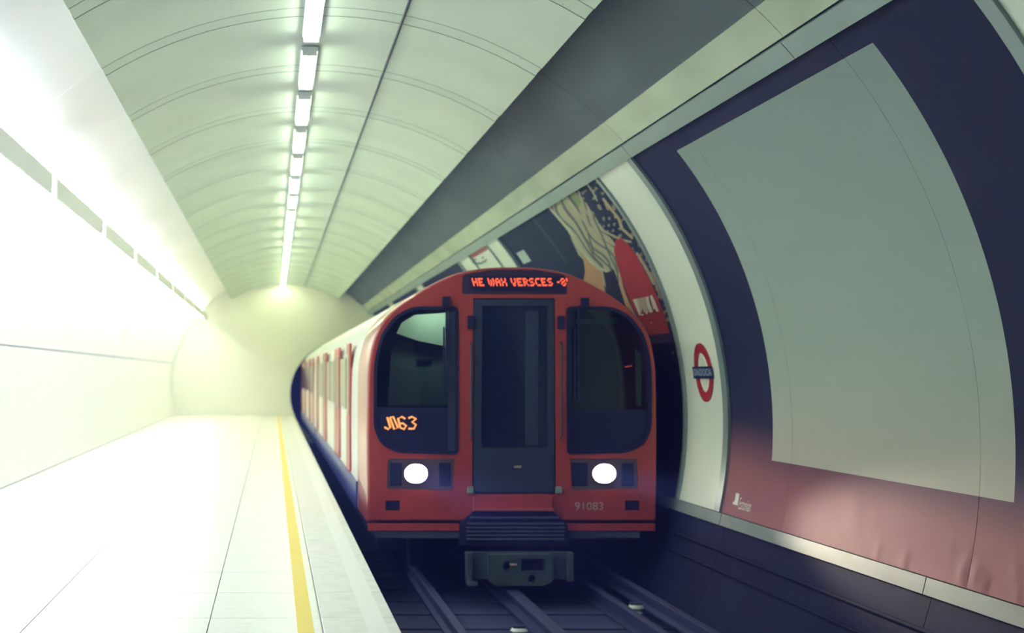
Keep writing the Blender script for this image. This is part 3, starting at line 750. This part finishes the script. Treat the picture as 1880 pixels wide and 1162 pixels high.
# headlights
for side, hx in ((-1, 764), (1, 1110)):
    H = LH if side < 0 else RH
    hp = plate('headlight_panel', FP(grow(H, -.5)), [], YF+.012, YF+.045, M['bezel'], train)
    a, z = fp(hx, 869.5)
    vs, fs, n = [], [], 32
    for i, (rr_, dy) in enumerate(((1.0, .0), (.97, -.012), (.8, -.024), (.5, -.032), (0.02, -.035))):
        for k in range(n):
            t = 2*math.pi*k/n; cc, ss = math.cos(t), math.sin(t)
            vs.append((a+rr_*.100*math.copysign(abs(cc)**.85, cc), YF+.012+dy, z+rr_*.083*math.copysign(abs(ss)**.85, ss)))
    for i in range(4):
        for k in range(n): fs.append((i*n+k, i*n+(k+1) % n, (i+1)*n+(k+1) % n, (i+1)*n+k))
    hl = adopt(link('headlight_lens', mesh(vs, fs), M['head'], smooth=True), hp); hl['label'] = 'glowing white headlight'
    ringv, ringf = [], []
    for k in range(n):
        t = 2*math.pi*k/n
        for rr_, dy in ((.104, .012), (.118, .010), (.118, -.002), (.104, -.004)): ringv.append((a+rr_*math.cos(t), YF+dy, z+rr_*.83*math.sin(t)))
    for k in range(n):
        j = (k+1) % n
        for q in range(4): ringf.append((4*k+q, 4*j+q, 4*j+(q+1) % 4, 4*k+(q+1) % 4))
    adopt(link('lamp_ring', mesh(ringv, ringf), M['bezel'], smooth=True), hp)
    # the beam of the lamp
    ld = bpy.data.lights.new('headlight_beam', 'SPOT'); ld.energy = HEAD; ld.color = (1.0, .86, .80); ld.spot_size = math.radians(14); ld.spot_blend = 1.0; ld.shadow_soft_size = .08
    lo = bpy.data.objects.new('headlight_beam', ld); C.objects.link(lo); lo.location = (a, YF-.06, z)
    lo.rotation_euler = (Vector((.78, -6, -.17))).to_track_quat('-Z', 'Y').to_euler()
    adopt_loc = Vector(lo.location); lo.parent = train; lo.location = adopt_loc-train.location
    # tail lamp cluster beside
    px_box('dark_lamp', (1050 if side > 0 else 806), (1080 if side > 0 else 828), 850, 892, YF+.004, YF+.014, M['navy'], hp, .006)
    px_box('dark_lamp', (1142 if side > 0 else 716), (1164 if side > 0 else 738), 850, 892, YF+.004, YF+.014, M['navy'], hp, .006)
px_box('jumper_socket', 1149, 1173, 920, 936, YF+.015, YF+.045, M['navy'], train)
px_box('jumper_socket', 709, 733, 920, 936, YF+.015, YF+.045, M['navy'], train)
# fleet number
v, f = text_geo('91083', .105)
a0, z0 = fp(1082, 930)
adopt(link('fleet_number', mesh([(a0+a*1.02, YF-.004, z0+b_) for a, b_, _ in v], f), M['numtext']), train)['label'] = 'worn pale fleet number under the right headlight'
# lower valance and skirts
px_box('front_sill', 676, 846, 961, 975, YF+.004, YF+.06, M['red'], train); px_box('front_sill', 1038, 1204, 961, 975, YF+.004, YF+.06, M['red'], train)
px_box('front_skirt', 690, 846, 975, 989, YF+.02, YF+.08, M['skirt'], train); px_box('front_skirt', 1038, 1176, 975, 989, YF+.02, YF+.08, M['skirt'], train)
# ribbed anticlimber
ac = plate('anticlimber', FP([(868, 938), (1014, 938), (1040, 962), (1040, 1000), (843, 1000), (843, 962)]), [], YF-.06, YF+.05, M['navy'], train)
for y_, xa, xb in ((949, 862, 1022), (960, 856, 1032), (967, 855, 1033), (974, 855, 1033), (981, 855, 1033), (988, 855, 1033)):
    px_box('rib', xa, xb, y_-1.6, y_+1.2, YF-.11, YF-.058, M['grille'], ac, .003)
# coupler
cp = plate('coupler_head', FP(round_poly([(888, 1010), (1003, 1010), (1003, 1058), (988, 1066), (900, 1066), (888, 1058)], 3)), [FP(round_poly([(946, 1018), (988, 1018), (988, 1040), (946, 1040)], 3)), FP([(941-20+8*math.cos(t), 1030+8*math.sin(t)) for t in [2*math.pi*k/16 for k in range(16)]]), FP([(965+7*math.cos(t), 1054+7*math.sin(t)) for t in [2*math.pi*k/16 for k in range(16)]])], YF-.34, YF-.24, M['coupler'], train)
px_box('coupler_body', 896, 996, 1014, 1062, YF-.235, YF+.3, M['navy'], cp, .01)
px_box('side_post', 849, 860, 1008, 1066, YF-.30, YF-.22, M['coupler'], cp, .006); px_box('side_post', 1031, 1042, 1008, 1060, YF-.30, YF-.22, M['coupler'], cp, .006)
px_box('cross_plate', 849, 1042, 1008, 1058, YF-.21, YF-.18, M['skirt'], cp, .004)
px_box('foot_plate', 849, 868, 1060, 1066, YF-.34, YF-.24, M['coupler'], cp, .003)
px_box('contact_pin', 926, 938, 1026, 1030, YF-.36, YF-.30, M['numtext'], cp, .004)
# leading bogie wheels
for sx in (-.75, .75):
    vs, fs, n = [], [], 28
    for dx in (-.06, .06):
        for k in range(n): t = 2*math.pi*k/n; vs.append((TX+sx+dx, YF+1.6+.30*math.cos(t), RZ+.305+.30*math.sin(t)))
    for k in range(n): j = (k+1) % n; fs.append((k, j, n+j, n+k))
    fs += [tuple(range(n)), tuple(range(n, 2*n))[::-1]]
    adopt(link('wheel', mesh(vs, fs), M['rail']), train)
# cab interior
plate('cab_partition', outline(.955), [], YF+1.25, YF+1.30, M['cabin'], train)
box('cab_floor', TX-1.22, TX+1.22, YF+.10, YF+1.25, -1.30, -1.26, M['cabin'], train)
def cab_quad(name, pts, yq, m):     # a panel inside the cab; outline given where it shows through the glass
    k = yq/YF
    P = [((x-VX)/SP*k, (VY-y_)/SP*k) for x, y_ in pts]
    return plate(name, P, [], yq, yq+.02, m, train)
cab_quad('cab_locker', [(735, 625), (822, 635), (824, 745), (712, 745), (718, 640)], YF+.55, M['cabgrey'])
cab_quad('cab_sunblind', [(728, 612), (738, 592), (762, 578), (819, 574), (819, 636), (770, 626)], YF+.45, M['cabpale'])
cab_quad('cab_vent', [(765, 660), (793, 660), (793, 667), (765, 667)], YF+.53, M['navy'])
cab_quad('cab_grab_pole', [(1167, 640), (1178, 650), (1178, 745), (1169, 745)], YF+.30, M['cabpale'])
ci = cab_quad('cab_indicator', [(1148, 672.5), (1161, 670.8), (1161, 672.6), (1148, 674.4)], YF+.22, M['redind'])
box('control_desk', TX-1.15, TX-.42, YF+.12, YF+.50, -1.25, -.34, M['cabin'], train, .01)
box('cab_lamp', TX-.85, TX-.50, YF+.16, YF+.28, .665, .68, M['cablamp'], train)

# ================================================================ BLUE HAZE added to tint the shadows navy
hz = bpy.data.materials.new('shadow_tint_haze'); hz.use_nodes = True; nt = hz.node_tree; nt.nodes.clear()
vo = nt.nodes.new('ShaderNodeOutputMaterial'); vs_ = nt.nodes.new('ShaderNodeVolumeScatter')
vs_.inputs['Color'].default_value = (.14, .19, 1.0, 1); vs_.inputs['Density'].default_value = .018; vs_.inputs['Anisotropy'].default_value = .2
nt.links.new(vs_.outputs[0], vo.inputs['Volume'])
ha = box('haze', -3.6, 4.3, YB-.4, YE-.3, -1.862, 3.4, hz)
tag(ha, 'thin blue haze added through the tunnel to tint its shadows', 'haze', kind='stuff')
